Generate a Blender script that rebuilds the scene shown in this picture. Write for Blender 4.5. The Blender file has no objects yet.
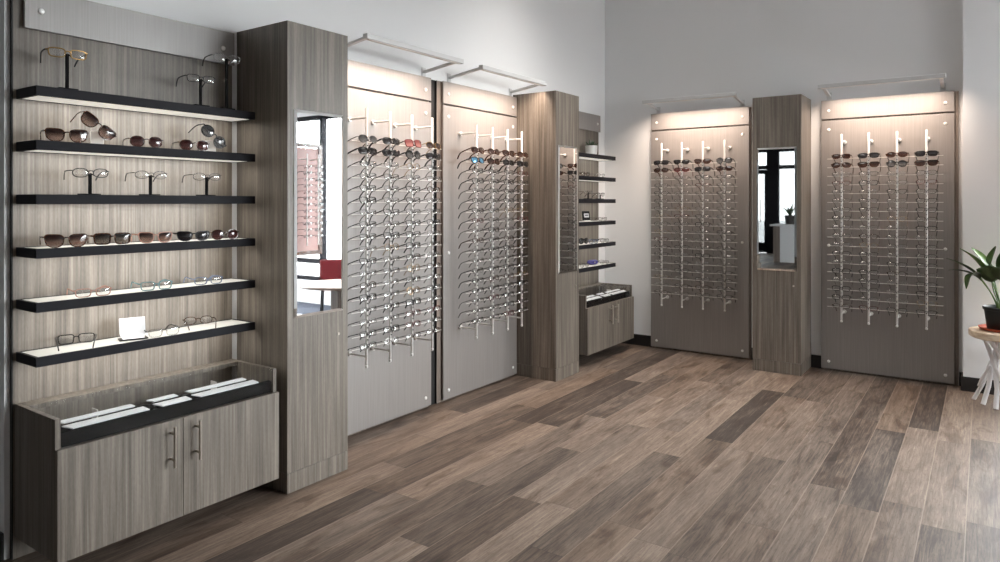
import bpy, bmesh, math, random
from mathutils import Vector, Matrix
R = math.radians
random.seed(7)
SC = bpy.context.scene
COL = SC.collection
PI = math.pi

# ------------------------------------------------------------------ materials
def srgb(r, g, b):
    f = lambda c: (c / 255 / 12.92) if c / 255 <= .04045 else ((c / 255 + .055) / 1.055) ** 2.4
    return (f(r), f(g), f(b), 1)

class NT:
    """small node-tree helper"""
    def __init__(s, name):
        s.m = bpy.data.materials.new(name); s.m.use_nodes = True
        s.t = s.m.node_tree; s.t.nodes.clear()
        s.out = s.t.nodes.new('ShaderNodeOutputMaterial')
    def n(s, typ, **kw):
        nd = s.t.nodes.new(typ)
        for k, v in kw.items(): setattr(nd, k, v)
        return nd
    def link(s, a, b): s.t.links.new(a, b)
    def inp(s, nd, key, v):
        if hasattr(v, 'is_output') or isinstance(v, bpy.types.NodeSocket): s.link(v, nd.inputs[key])
        else: nd.inputs[key].default_value = v
    def math(s, op, a, b=None, c=None):
        nd = s.n('ShaderNodeMath', operation=op)
        for i, v in enumerate((a, b, c)):
            if v is not None: s.inp(nd, i, v)
        return nd.outputs[0]
    def principled(s, **kw):
        p = s.n('ShaderNodeBsdfPrincipled')
        for k, v in kw.items(): s.inp(p, k.replace('_', ' '), v)
        s.link(p.outputs[0], s.out.inputs[0]); return p
    def ramp(s, fac, stops):
        r = s.n('ShaderNodeValToRGB'); e = r.color_ramp.elements
        while len(e) < len(stops): e.new(.5)
        for k, (p, c) in enumerate(stops): e[k].position = p; e[k].color = c
        s.link(fac, r.inputs[0]); return r.outputs[0]
    def mixc(s, mode, fac, a, b):
        nd = s.n('ShaderNodeMix', data_type='RGBA', blend_type=mode)
        s.inp(nd, 0, fac); s.inp(nd, 6, a); s.inp(nd, 7, b); return nd.outputs[2]

def plain(name, col, rough=.5, metal=0., **kw):
    t = NT(name); t.principled(Base_Color=col, Roughness=rough, Metallic=metal, **kw); return t.m

def laminate(name, dark, mid, light, rough=.42):
    """vertical straight-grain laminate"""
    t = NT(name)
    tc = t.n('ShaderNodeTexCoord'); oi = t.n('ShaderNodeObjectInfo')
    def nz(scale, sc, detail, rough_):
        mp = t.n('ShaderNodeMapping'); t.link(tc.outputs['Object'], mp.inputs[0])
        mp.inputs['Scale'].default_value = scale
        off = t.n('ShaderNodeCombineXYZ')
        t.link(t.math('MULTIPLY', oi.outputs['Random'], 37.), off.inputs[0])
        t.link(t.math('MULTIPLY', oi.outputs['Random'], 19.), off.inputs[1])
        t.link(off.outputs[0], mp.inputs['Location'])
        n = t.n('ShaderNodeTexNoise'); t.link(mp.outputs[0], n.inputs['Vector'])
        n.inputs['Scale'].default_value = sc; n.inputs['Detail'].default_value = detail
        n.inputs['Roughness'].default_value = rough_
        return n.outputs['Fac']
    a = nz((1, 1, .035), 42, 3, .62)
    b = nz((1, 1, .010), 140, 2, .5)
    c = nz((1, 1, .22), 240, 2, .6)
    v = t.math('ADD', t.math('MULTIPLY', a, .55), t.math('ADD', t.math('MULTIPLY', b, .33), t.math('MULTIPLY', c, .12)))
    col = t.ramp(v, [(.34, dark), (.5, mid), (.66, light)])
    t.principled(Base_Color=col, Roughness=rough)
    return t.m

def acrylic(name, a, b):
    """frosted back-painted sheet: nearly flat colour under a satin coat"""
    t = NT(name)
    tc = t.n('ShaderNodeTexCoord'); mp = t.n('ShaderNodeMapping'); t.link(tc.outputs['Object'], mp.inputs[0])
    mp.inputs['Scale'].default_value = (1, 1, .02)
    n = t.n('ShaderNodeTexNoise'); t.link(mp.outputs[0], n.inputs['Vector']); n.inputs['Scale'].default_value = 150; n.inputs['Detail'].default_value = 2
    t.principled(Base_Color=t.ramp(n.outputs['Fac'], [(.35, a), (.65, b)]), Roughness=.5, Coat_Weight=1., Coat_Roughness=.45, Coat_IOR=2.1)
    return t.m

def floor_mat(name, W=.152, L=1.22):
    t = NT(name)
    tc = t.n('ShaderNodeTexCoord'); sep = t.n('ShaderNodeSeparateXYZ'); t.link(tc.outputs['Object'], sep.inputs[0])
    x, y = sep.outputs[0], sep.outputs[1]
    xr = t.math('DIVIDE', x, W); row = t.math('FLOOR', xr); fx = t.math('FRACT', xr)
    wn = t.n('ShaderNodeTexWhiteNoise', noise_dimensions='1D'); t.link(row, wn.inputs['W'])
    yr = t.math('ADD', t.math('DIVIDE', y, L), t.math('MULTIPLY', wn.outputs[0], 7.31))
    pid = t.math('FLOOR', yr); fy = t.math('FRACT', yr)
    cv = t.n('ShaderNodeCombineXYZ'); t.link(row, cv.inputs[0]); t.link(pid, cv.inputs[1])
    w2 = t.n('ShaderNodeTexWhiteNoise', noise_dimensions='3D'); t.link(cv.outputs[0], w2.inputs['Vector'])
    tone = w2.outputs['Value']
    s2 = t.n('ShaderNodeSeparateColor'); t.link(w2.outputs['Color'], s2.inputs[0])
    # per-plank shifted coordinates
    pv = t.n('ShaderNodeCombineXYZ')
    t.link(t.math('ADD', x, t.math('MULTIPLY', s2.outputs[0], 50.)), pv.inputs[0])
    t.link(t.math('ADD', y, t.math('MULTIPLY', s2.outputs[1], 50.)), pv.inputs[1])
    def nz(scale, sc, detail, rg, dist=0):
        mp = t.n('ShaderNodeMapping'); t.link(pv.outputs[0], mp.inputs[0]); mp.inputs['Scale'].default_value = scale
        n = t.n('ShaderNodeTexNoise'); t.link(mp.outputs[0], n.inputs['Vector'])
        n.inputs['Scale'].default_value = sc; n.inputs['Detail'].default_value = detail
        n.inputs['Roughness'].default_value = rg; n.inputs['Distortion'].default_value = dist
        return n.outputs['Fac']
    grain = nz((1, .05, 1), 95, 5, .66, .8)
    broad = nz((1, .16, 1), 10, 4, .6, .8)
    fine = nz((1, .03, 1), 300, 3, .7, .2)
    speck = nz((1, .30, 1), 120, 3, .7)
    blot = nz((1, .22, 1), 7.5, 5, .62, 1.6)
    v = t.math('ADD', t.math('MULTIPLY', tone, .21),
        t.math('ADD', t.math('MULTIPLY', grain, .36), t.math('ADD', t.math('MULTIPLY', broad, .26), t.math('MULTIPLY', fine, .14))))
    col = t.ramp(v, [(.37, srgb(62, 50, 43)), (.45, srgb(98, 83, 72)), (.54, srgb(128, 111, 98)), (.65, srgb(164, 147, 131))])
    # grey cast on some planks
    grey = t.mixc('MIX', t.math('MULTIPLY', s2.outputs[2], .4), col, t.ramp(v, [(.37, srgb(66, 59, 55)), (.65, srgb(148, 138, 130))]))
    # dark smoky patches and knots
    patch = t.ramp(blot, [(.52, (1, 1, 1, 1)), (.66, (.60, .53, .48, 1))])
    c2 = t.mixc('MULTIPLY', 1., grey, patch)
    c2 = t.mixc('MULTIPLY', 1., c2, t.ramp(speck, [(.30, (.66, .61, .57, 1)), (.44, (1, 1, 1, 1))]))
    # a darker board here and there
    c2 = t.mixc('MULTIPLY', t.math('GREATER_THAN', s2.outputs[0], .83), c2, (.70, .66, .63, 1))
    mp = t.n('ShaderNodeMapping'); t.link(pv.outputs[0], mp.inputs[0]); mp.inputs['Scale'].default_value = (2.6, .85, 1)
    vo = t.n('ShaderNodeTexVoronoi'); t.link(mp.outputs[0], vo.inputs['Vector']); vo.inputs['Scale'].default_value = 1.7
    kd = t.math('ADD', vo.outputs['Distance'], t.math('MULTIPLY', t.math('SUBTRACT', broad, .5), .22))
    knot = t.ramp(kd, [(.03, (.30, .25, .22, 1)), (.075, (.62, .56, .52, 1)), (.19, (1, 1, 1, 1))])
    c3 = t.mixc('MULTIPLY', .95, c2, knot)
    # seams
    ex = t.math('MULTIPLY', t.math('MINIMUM', fx, t.math('SUBTRACT', 1., fx)), W)
    ey = t.math('MULTIPLY', t.math('MINIMUM', fy, t.math('SUBTRACT', 1., fy)), L)
    gap = t.math('LESS_THAN', ey, .0012)
    lip_glint = t.math('LESS_THAN', ex, .0022)
    c4 = t.mixc('MIX', t.math('MULTIPLY', lip_glint, .32), c3, srgb(176, 158, 142))  # bevel glint along the plank sides mixed into the colour
    c5 = t.mixc('MIX', t.math('MULTIPLY', gap, .7), c4, srgb(60, 50, 44))
    bmp = t.n('ShaderNodeBump'); bmp.inputs['Strength'].default_value = .12; bmp.inputs['Distance'].default_value = .004
    t.link(t.math('ADD', grain, fine), bmp.inputs['Height'])
    rg = t.math('ADD', .50, t.math('MULTIPLY', grain, .16))
    p = t.principled(Base_Color=c5, Roughness=rg)
    t.link(bmp.outputs[0], p.inputs['Normal'])
    return t.m

def wall_paint(name, col):
    t = NT(name)
    tc = t.n('ShaderNodeTexCoord'); n = t.n('ShaderNodeTexNoise'); t.link(tc.outputs['Object'], n.inputs['Vector'])
    n.inputs['Scale'].default_value = 220; n.inputs['Detail'].default_value = 2
    b = t.n('ShaderNodeBump'); b.inputs['Strength'].default_value = .05; b.inputs['Distance'].default_value = .002
    t.link(n.outputs['Fac'], b.inputs['Height'])
    p = t.principled(Base_Color=col, Roughness=.72); t.link(b.outputs[0], p.inputs['Normal'])
    return t.m

def clear(name, tint, refl, rough=.03, edge=.35):
    """thin clear sheet: transparent with a gloss that grows at grazing angles"""
    t = NT(name)
    tr = t.n('ShaderNodeBsdfTransparent'); tr.inputs[0].default_value = tint
    gl = t.n('ShaderNodeBsdfGlossy'); gl.inputs['Roughness'].default_value = rough
    lw = t.n('ShaderNodeLayerWeight'); lw.inputs['Blend'].default_value = .25
    fac = t.math('ADD', refl, t.math('MULTIPLY', lw.outputs['Fresnel'], edge)); fac.node.use_clamp = True
    mx = t.n('ShaderNodeMixShader'); t.link(fac, mx.inputs[0]); t.link(tr.outputs[0], mx.inputs[1]); t.link(gl.outputs[0], mx.inputs[2])
    t.link(mx.outputs[0], t.out.inputs[0]); return t.m

def glow(name, col, emis, strength):
    t = NT(name); t.principled(Base_Color=col, Roughness=.5, Emission_Color=emis, Emission_Strength=strength); return t.m

def tortoise(name, a, b):
    t = NT(name)
    tc = t.n('ShaderNodeTexCoord'); n = t.n('ShaderNodeTexNoise'); t.link(tc.outputs['Object'], n.inputs['Vector'])
    n.inputs['Scale'].default_value = 120; n.inputs['Detail'].default_value = 2
    t.principled(Base_Color=t.ramp(n.outputs['Fac'], [(.4, a), (.62, b)]), Roughness=.18); return t.m

def sun_lens(name, top, bot, alpha_bot):
    """gradient-tinted lens, part transparent lower down"""
    t = NT(name)
    tc = t.n('ShaderNodeTexCoord'); sp = t.n('ShaderNodeSeparateXYZ'); t.link(tc.outputs['Generated'], sp.inputs[0])
    col = t.ramp(sp.outputs[2], [(.15, bot), (.7, top)])
    al = t.n('ShaderNodeMapRange'); t.link(sp.outputs[2], al.inputs[0])
    al.inputs[1].default_value = .1; al.inputs[2].default_value = .75; al.inputs[3].default_value = alpha_bot; al.inputs[4].default_value = .97
    t.principled(Base_Color=col, Roughness=.06, Alpha=al.outputs[0], Coat_Weight=.6, Coat_Roughness=.03)
    return t.m

def tree_leaf(name, a, b):
    t = NT(name)
    tc = t.n('ShaderNodeTexCoord'); n = t.n('ShaderNodeTexNoise'); t.link(tc.outputs['Object'], n.inputs['Vector'])
    n.inputs['Scale'].default_value = 14; n.inputs['Detail'].default_value = 3
    t.principled(Base_Color=t.ramp(n.outputs['Fac'], [(.3, a), (.7, b)]), Roughness=.32); return t.m

def slabwood(name):
    t = NT(name)
    tc = t.n('ShaderNodeTexCoord'); mp = t.n('ShaderNodeMapping'); t.link(tc.outputs['Object'], mp.inputs[0]); mp.inputs['Scale'].default_value = (1, 1, 3)
    n = t.n('ShaderNodeTexNoise'); t.link(mp.outputs[0], n.inputs['Vector']); n.inputs['Scale'].default_value = 16; n.inputs['Detail'].default_value = 5
    t.principled(Base_Color=t.ramp(n.outputs['Fac'], [(.3, srgb(206, 182, 154)), (.65, srgb(238, 222, 200))]), Roughness=.6); return t.m

M = dict(
    wall=wall_paint('wall_paint', srgb(238, 239, 240)),
    ceil=wall_paint('ceiling_paint', srgb(235, 235, 235)),
    floor=floor_mat('plank_floor'),
    base=plain('black_baseboard', srgb(34, 32, 32), .5),
    lam=laminate('greige_laminate', srgb(83, 76, 69), srgb(115, 107, 98), srgb(145, 137, 127)),
    lamd=laminate('dark_laminate', srgb(98, 88, 81), srgb(124, 113, 105), srgb(150, 139, 130)),
    acry=acrylic('taupe_acrylic', srgb(121, 115, 111), srgb(131, 125, 121)),
    blackedge=plain('black_edge', srgb(20, 19, 19), .5),
    shelf=plain('shelf_black', srgb(36, 36, 41), .6, 0., Specular_IOR_Level=.15),
    lit=glow('shelf_light_panel', srgb(236, 234, 226), (1, .97, .92, 1), .25),
    insert=plain('shelf_insert', srgb(226, 225, 220), .45),
    alu=plain('satin_aluminium', srgb(232, 231, 229), .35, .25),
    steel=plain('brushed_nickel', srgb(198, 190, 180), .3, 1.),
    cap=plain('steel_cap', srgb(240, 239, 237), .3, .2),
    lamp=plain('lamp_housing', srgb(214, 214, 214), .45, .1),
    diffuser=plain('lamp_diffuser', srgb(245, 242, 236), .5),
    mirror=plain('mirror_silver', (.93, .94, .94, 1), .015, 1.),
    glass=clear('clear_glass', (.985, .99, .988, 1), .012, .01, .12),
    pane=clear('window_glass', (.97, .985, .98, 1), .02, .0, .35),
    tint=clear('dimming_glass', (.30, .31, .31, 1), .03, .0, .35),  # storefront pane darkened to cut the daylight from behind
    bar=plain('frosted_bar', srgb(226, 223, 219), .35),
    lens=clear('demo_lens', (.98, .985, .985, 1), .06, .05, .3),
    velvet=plain('black_velvet', srgb(10, 9, 10), .95, 0., Specular_IOR_Level=.08),
    white=plain('white_card', srgb(226, 227, 230), .5),
    whitep=plain('white_ceramic', srgb(232, 232, 230), .3),
    peg=plain('dark_peg', srgb(48, 44, 44), .4),
    cream=plain('block_white', srgb(232, 228, 224), .5),
    black=plain('black_plastic', srgb(20, 19, 20), .35, 0., Specular_IOR_Level=.3),
    standblk=plain('matt_black_stand', srgb(20, 19, 20), .7, 0., Specular_IOR_Level=.1),
    gun=plain('gunmetal', srgb(92, 88, 86), .28, .8),
    silver=plain('silver_metal', srgb(170, 168, 166), .25, .9),
    gundark=plain('dark_gunmetal', srgb(58, 52, 54), .35, .4),
    gold=plain('gold_metal', srgb(196, 160, 104), .25, .85),
    rose=plain('rose_plastic', srgb(176, 134, 120), .25),
    brown=tortoise('brown_tortoise', srgb(36, 21, 15), srgb(86, 52, 34)),
    red=plain('burgundy_plastic', srgb(92, 26, 28), .25),
    blue=plain('slate_blue_plastic', srgb(120, 130, 152), .2),
    teal=plain('teal_plastic', srgb(112, 142, 146), .2),
    crystal=clear('crystal_plastic', (.90, .90, .90, 1), .16, .08, .5),
    lens_brown=sun_lens('brown_lens', srgb(26, 17, 14), srgb(70, 47, 38), .85),
    lens_black=sun_lens('black_lens', srgb(20, 19, 21), srgb(44, 40, 42), .93),
    lens_grey=sun_lens('grey_lens', srgb(48, 48, 50), srgb(110, 110, 110), .7),
    lens_rose=sun_lens('rose_lens', srgb(110, 60, 60), srgb(186, 130, 124), .75),
    lens_tan=sun_lens('tan_lens', srgb(44, 24, 20), srgb(168, 128, 108), .55),
    lens_smoke=sun_lens('smoke_lens', srgb(34, 28, 24), srgb(140, 124, 108), .6),
    lens_blue=plain('blue_mirror_lens', srgb(120, 176, 214), .1, .7),
    lens_red=sun_lens('red_lens', srgb(56, 22, 22), srgb(104, 64, 60), .85),
    terra=plain('terracotta', srgb(168, 78, 52), .7),
    pot=plain('black_pot', srgb(30, 36, 36), .5),
    soil=plain('potting_soil', srgb(48, 38, 30), .9),
    leafA=tree_leaf('leaf_dark', srgb(34, 50, 30), srgb(66, 92, 48)),
    leafB=tree_leaf('leaf_light', srgb(62, 98, 42), srgb(112, 142, 74)),
    succ=tree_leaf('succulent', srgb(42, 62, 44), srgb(82, 104, 74)),
    slab=slabwood('pale_slab'),
    bark=plain('white_branch', srgb(240, 240, 242), .6),
    purple=plain('violet_case', srgb(70, 66, 132), .4),
    redfab=plain('red_chair', srgb(112, 20, 32), .5),
    tabletop=plain('pale_table', srgb(176, 158, 146), .45),
    blush=plain('blush_board', srgb(150, 118, 114), .5),
    carpet=plain('blue_grey_carpet', srgb(50, 56, 70), .95),
    frameblk=plain('black_window_frame', srgb(26, 25, 30), .8, 0., Specular_IOR_Level=.15),
    counter=plain('white_counter', srgb(228, 230, 232), .4),
    asphalt=plain('outside_paving', srgb(150, 150, 150), .9),
)

# ------------------------------------------------------------------ mesh building
class MB:
    def __init__(s): s.bm = bmesh.new(); s.round = False
    def box(s, x0, x1, y0, y1, z0, z1, bev=0., seg=2, mat=None):
        r = bmesh.ops.create_cube(s.bm, size=1.)
        vs = r['verts']
        m = Matrix.Translation(((x0 + x1) / 2, (y0 + y1) / 2, (z0 + z1) / 2)) @ Matrix.Diagonal((abs(x1 - x0), abs(y1 - y0), abs(z1 - z0), 1))
        if mat is not None: m = mat @ m
        bmesh.ops.transform(s.bm, matrix=m, verts=vs)
        if bev:
            es = list({e for v in vs for e in v.link_edges})
            bmesh.ops.bevel(s.bm, geom=es, offset=bev, segments=seg, affect='EDGES', profile=.5)
        return s
    def tube(s, pts, rad, n=10, cap=True):
        pts = [Vector(p) for p in pts]; s.round = True
        if not hasattr(rad, '__len__'): rad = [rad] * len(pts)
        rings = []; up = None
        for i, p in enumerate(pts):
            d = (pts[min(i + 1, len(pts) - 1)] - pts[max(i - 1, 0)]).normalized()
            if up is None: up = d.orthogonal().normalized()
            up = (up - d * up.dot(d)).normalized(); sd = d.cross(up)
            rings.append([s.bm.verts.new(p + (up * math.cos(2 * PI * k / n) + sd * math.sin(2 * PI * k / n)) * rad[i]) for k in range(n)])
        for a, b in zip(rings, rings[1:]):
            for k in range(n): s.bm.faces.new((a[k], a[(k + 1) % n], b[(k + 1) % n], b[k]))
        if cap: s.bm.faces.new(rings[0][::-1]); s.bm.faces.new(rings[-1])
        return s
    def ribbon(s, pts, w, h, side):
        """rectangular bar swept along pts; side = sideways direction"""
        pts = [Vector(p) for p in pts]; side = Vector(side); s.round = True
        if not hasattr(w, '__len__'): w = [w] * len(pts)
        if not hasattr(h, '__len__'): h = [h] * len(pts)
        rings = []
        for i, p in enumerate(pts):
            d = (pts[min(i + 1, len(pts) - 1)] - pts[max(i - 1, 0)]).normalized()
            sd = (side - d * side.dot(d)).normalized(); up = d.cross(sd)
            rings.append([s.bm.verts.new(p + sd * a * w[i] / 2 + up * b * h[i] / 2) for a, b in ((-1, -1), (1, -1), (1, 1), (-1, 1))])
        for a, b in zip(rings, rings[1:]):
            for k in range(4): s.bm.faces.new((a[k], a[(k + 1) % 4], b[(k + 1) % 4], b[k]))
        s.bm.faces.new(rings[0][::-1]); s.bm.faces.new(rings[-1])
        return s
    def lathe(s, prof, c=(0, 0, 0), n=32):
        c = Vector(c); rings = []; s.round = True
        for r, z in prof:
            if r < 1e-6: rings.append([s.bm.verts.new(c + Vector((0, 0, z)))])
            else: rings.append([s.bm.verts.new(c + Vector((r * math.cos(2 * PI * k / n), r * math.sin(2 * PI * k / n), z))) for k in range(n)])
        for a, b in zip(rings, rings[1:]):
            for k in range(n):
                k2 = (k + 1) % n
                if len(a) == 1 and len(b) == 1: continue
                if len(a) == 1: s.bm.faces.new((a[0], b[k2], b[k]))
                elif len(b) == 1: s.bm.faces.new((a[k], a[k2], b[0]))
                else: s.bm.faces.new((a[k], a[k2], b[k2], b[k]))
        return s
    def mesh(s, name, mat, smooth=True):
        bmesh.ops.recalc_face_normals(s.bm, faces=s.bm.faces)
        me = bpy.data.meshes.new(name); s.bm.to_mesh(me); s.bm.free()
        me.materials.append(mat)
        if smooth and s.round:   # boxes keep flat faces
            me.shade_smooth(); me.set_sharp_from_angle(angle=R(38))
        return me
    def done(s, name, mat, parent=None, smooth=True, loc=None, rot=None):
        return link(name, s.mesh(name, mat, smooth), parent, loc, rot)

def link(name, data, parent=None, loc=None, rot=None):
    o = bpy.data.objects.new(name, data); COL.objects.link(o)
    if parent is not None: o.parent = parent
    if loc is not None: o.location = loc
    if rot is not None: o.rotation_euler = rot
    return o

def tag(o, label, cat, group=None, kind='thing'):
    o['label'] = label; o['category'] = cat; o['kind'] = kind
    if group: o['group'] = group
    return o

def thing(name, label, cat, loc=(0, 0, 0), rz=0., group=None):
    o = bpy.data.objects.new(name, None); o.empty_display_size = .1
    COL.objects.link(o); o.location = loc; o.rotation_euler = (0, 0, rz)
    return tag(o, label, cat, group)

def structure(name, mb, mat, label=None, cat=None, smooth=False):
    o = mb.done(name, mat, smooth=smooth); o['kind'] = 'structure'
    if label: o['label'] = label
    o['category'] = cat or name.split('_')[0]
    return o

LEFT = PI / 2      # rotation of a unit that hangs on the left wall: its local -y looks into the room (+x)

# ------------------------------------------------------------------ the room shell
XR, YN, YS, XW, HC = 6.0, .15, -13.4, -4.0, 3.6
structure('floor', MB().box(XW, XR, YS, YN, -.05, 0), M['floor'], 'grey brown oak plank floor running along the left wall')
structure('floor_carpet', MB().box(3.42, XR, -3.2, 0, 0, .006), M['carpet'], 'blue grey carpet seen reflected in the first mirror', 'floor')
structure('ceiling', MB().box(XW, XR, YS, YN, HC, HC + .1), M['ceil'], 'white ceiling high above the displays')
structure('wall_left', MB().box(XW, 0, -4.915, .15, 0, HC), M['wall'], 'white wall behind the shelves and two racks')
structure('wall_back', MB().box(0, 2.828, 0, .15, 0, HC), M['wall'], 'white back wall behind two eyeglass racks')
structure('wall_right', MB().box(2.828, 3.10, -.14, YN, 0, HC), M['wall'], 'white projecting wall behind the potted plant')
# window wall right of the projecting wall: glass from x wx0 to wx1
wx0, wx1, wz0, wz1 = 3.14, 5.75, .30, 2.44
def framed_wall(name, lab, box):
    structure(name, box, M['wall'], lab, 'wall')
mb = MB()
mb.box(3.10, wx0, 0, .15, 0, HC); mb.box(wx1, XR, 0, .15, 0, HC)
mb.box(wx0, wx1, 0, .15, wz1, HC); mb.box(wx0, wx1, 0, .15, 0, wz0)
framed_wall('wall_window', 'white wall around the side window', mb)
wy0, wy1 = -2.5, -.12
mb = MB()
mb.box(XR, XR + .15, YS, wy0, 0, HC); mb.box(XR, XR + .15, wy1, .15, 0, HC)
mb.box(XR, XR + .15, wy0, wy1, wz1, HC); mb.box(XR, XR + .15, wy0, wy1, 0, wz0)
structure('wall_side', mb, M['wall'], 'white side wall of the seating corner', 'wall')
win = MB()
t_ = .055
for x in (wx0 + t_ / 2, 3.98, 4.82, wx1 - t_ / 2): win.box(x - t_ / 2, x + t_ / 2, .02, .1, wz0, wz1)
for z_ in (wz0 + .02, .55, wz1 - .025): win.box(wx0, wx1, .02, .1, z_ - .03, z_ + .03)
w1 = structure('window_1', win, M['frameblk'], 'black framed side window bright with daylight', 'window')
MB().box(wx0, wx1, .055, .062, wz0, wz1).done('window_glass', M['pane'], w1, False)
win = MB()
for y in (wy0 + t_ / 2, -1.3, wy1 - t_ / 2): win.box(XR + .04, XR + .12, y - t_ / 2, y + t_ / 2, wz0, wz1)
for z_ in (wz0 + .02, .55, wz1 - .025): win.box(XR + .04, XR + .12, wy0, wy1, z_ - .03, z_ + .03)
w3 = structure('window_fill', win, M['frameblk'], 'black framed window added in the side wall to light the left wall', 'window')  # unseen window, put in to brighten the left wall
MB().box(XR + .075, XR + .082, wy0, wy1, wz0, wz1).done('window_glass', M['pane'], w3, False)
# storefront at y = YS
sx0, sx1, sz1 = -2.75, -.6, 2.7
mb = MB()
mb.box(XW, sx0, YS - .15, YS, 0, HC); mb.box(sx1, XR + .15, YS - .15, YS, 0, HC)
mb.box(sx0, sx1, YS - .15, YS, sz1, HC)
framed_wall('wall_entrance', 'white wall around the glass storefront', mb)
win = MB()
win.box(-1.66, -1.36, YS - .1, YS + .02, 0, sz1)
for x in (sx0 + .04, sx1 - .04): win.box(x - .04, x + .04, YS - .1, YS, 0, sz1)
for z_ in (2.22, sz1 - .04): win.box(sx0, sx1, YS - .1, YS, z_ - .05, z_ + .05)
win.box(-1.36, sx1, YS - .1, YS, 0, .25)
w2 = structure('window_2', win, M['frameblk'], 'black framed glass storefront seen in the back wall mirror', 'window')
MB().box(sx0, sx1, YS - .06, YS - .052, .0, sz1).done('window_glass', M['tint'], w2, False)
dr = MB()
for x in (-2.70, -1.72): dr.box(x, x + .07, YS - .05, YS - .005, .02, 2.16)
for z_ in (.02, 2.05): dr.box(-2.70, -1.65, YS - .05, YS - .005, z_, z_ + (.25 if z_ < 1 else .11))
d1 = structure('door_1', dr, M['frameblk'], 'black framed glass entrance door seen in the back wall mirror', 'door')
MB().tube([(-1.80, YS + .05, .8), (-1.80, YS + .05, 1.4)], .014).done('door_handle', M['steel'], d1)
structure('wall_west', MB().box(XW - .15, XW, YS, -4.915, 0, HC), M['wall'], 'white wall far behind the camera', 'wall')
structure('ground_outside', MB().box(-40, 40, -50, 40, -.3, -.06), M['asphalt'], 'grey paving outside the windows', 'ground')
# black baseboards, only where nothing stands before the wall
for k, (x0, x1) in enumerate(((0.012, .475), (1.356, 1.455), (1.8185, 1.896), (2.803, 2.816))):
    structure('baseboard_back' + ('' if not k else '.%03d' % k), MB().box(x0, x1, -.012, 0, 0, .1, .003), M['base'], 'black baseboard along the white back wall', 'baseboard')
structure('baseboard_right', MB().box(2.816, 3.112, -.152, -.14, 0, .1, .003), M['base'], 'black baseboard behind the white branch stool', 'baseboard')
structure('baseboard_right.001', MB().box(2.816, 2.828, -.14, 0, 0, .1, .003), M['base'], 'black baseboard on the wall return', 'baseboard')
for k, (y0, y1) in enumerate(((-.172, 0), (-1.213, -1.078), (-3.588, -3.485), (-3.949, -3.979))):
    structure('baseboard_left' + ('' if not k else '.%03d' % k), MB().box(0, .012, min(y0, y1), max(y0, y1), 0, .1, .003), M['base'], 'black baseboard along the white left wall', 'baseboard')
structure('baseboard_entry', MB().box(XW, 0.0, -4.927, -4.915, 0, .1, .003), M['base'], 'black baseboard at the outer wall corner', 'baseboard')
structure('trim_1', MB().box(0, .008, -2.545, -2.491, .0, 2.112), M['blackedge'], 'black upright reveal strip between the two left wall racks', 'trim')

# ------------------------------------------------------------------ tall mirrored pillars
HP = 2.134
def pillar(loc, rz, w, dep, label, lock_x):
    t = thing('mirror_pillar', label, 'pillar', loc, rz, 'tall mirrored pillars')
    MB().box(-w / 2, w / 2, -dep, -.001, .091, HP, .0012).done('body', M['lam'], t)
    MB().box(-w / 2, w / 2, -dep, -.001, 0, .089, .0012).done('plinth', M['lam'], t)
    # mirror with a bevelled border
    mw, z0, z1, b = .146, .787, 1.738, .014
    bm = MB(); v = []
    for (ww, q, yy) in ((mw, 0, -dep - .001), (mw, 0, -dep - .003), (mw - b, b, -dep - .007)):
        v.append([bm.bm.verts.new(p) for p in ((-ww, yy, z0 + q), (ww, yy, z0 + q), (ww, yy, z1 - q), (-ww, yy, z1 - q))])
    for a, c in zip(v, v[1:]):
        for k in range(4): bm.bm.faces.new((a[k], a[(k + 1) % 4], c[(k + 1) % 4], c[k]))
    bm.bm.faces.new(v[2]); bm.bm.faces.new(v[0][::-1])
    bm.done('mirror', M['mirror'], t, False)
    MB().tube([(lock_x, -dep, .677), (lock_x, -dep - .004, .677)], .007, 14).done('lock', M['steel'], t)
    return t
pillar((0, -3.770, 0), LEFT, .3608, .3796, 'tall wood-look mirrored pillar beside the lit shelves, nearest and largest', .119)
pillar((0, -1.3916, 0), LEFT, .3530, .3796, 'tall wood-look mirrored pillar on the left wall, between second rack and far shelves', .119)
pillar((1.637, 0, 0), 0, .3590, .3593, 'tall wood-look mirrored pillar on the back wall, between its two racks', .124)

# ------------------------------------------------------------------ rack panels
ROWS = [1.6595 - .0663 * i for i in range(18)]
ROD_Z = (.425, 1.832)
# shared rack meshes
rod_me = MB().tube([(0, 0, ROD_Z[0]), (0, 0, ROD_Z[0] + .004), (0, 0, ROD_Z[1] - .004), (0, 0, ROD_Z[1])], [.0045, .0075, .0075, .0055], 14).mesh('rod', M['alu'])
cap_me = MB().tube([(0, 0, ROD_Z[0] - .018), (0, 0, ROD_Z[0] - .014), (0, 0, ROD_Z[0] - .004), (0, 0, ROD_Z[0])], [.005, .0085, .0085, .005], 14).mesh('rod_cap', M['cap'])
stand_me = MB().tube([(0, 0, 0), (0, .134, 0)], .0058, 12).tube([(0, .126, 0), (0, .129, 0), (0, .1435, 0)], [.012, .0145, .0145], 16).mesh('standoff', M['alu'])
peg_me = MB().box(-.0035, .0035, -.0165, -.006, -.008, .001, .001, 1).mesh('peg', M['peg'])
peg_small = MB().box(-.003, .003, -.0135, -.006, -.003, .003, .001, 1).mesh('peg_stub', M['peg'])
barl_me = MB().tube([(-.375, 0, 0), (.375, 0, 0)], .0022, 8).mesh('temple_bar', M['bar'])
screw_me = MB().lathe([(0, .007), (.006, .0065), (.0105, .004), (.0112, 0), (.0112, -.012), (0, -.012)], n=20).mesh('screw_cap', M['cap'])

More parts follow.
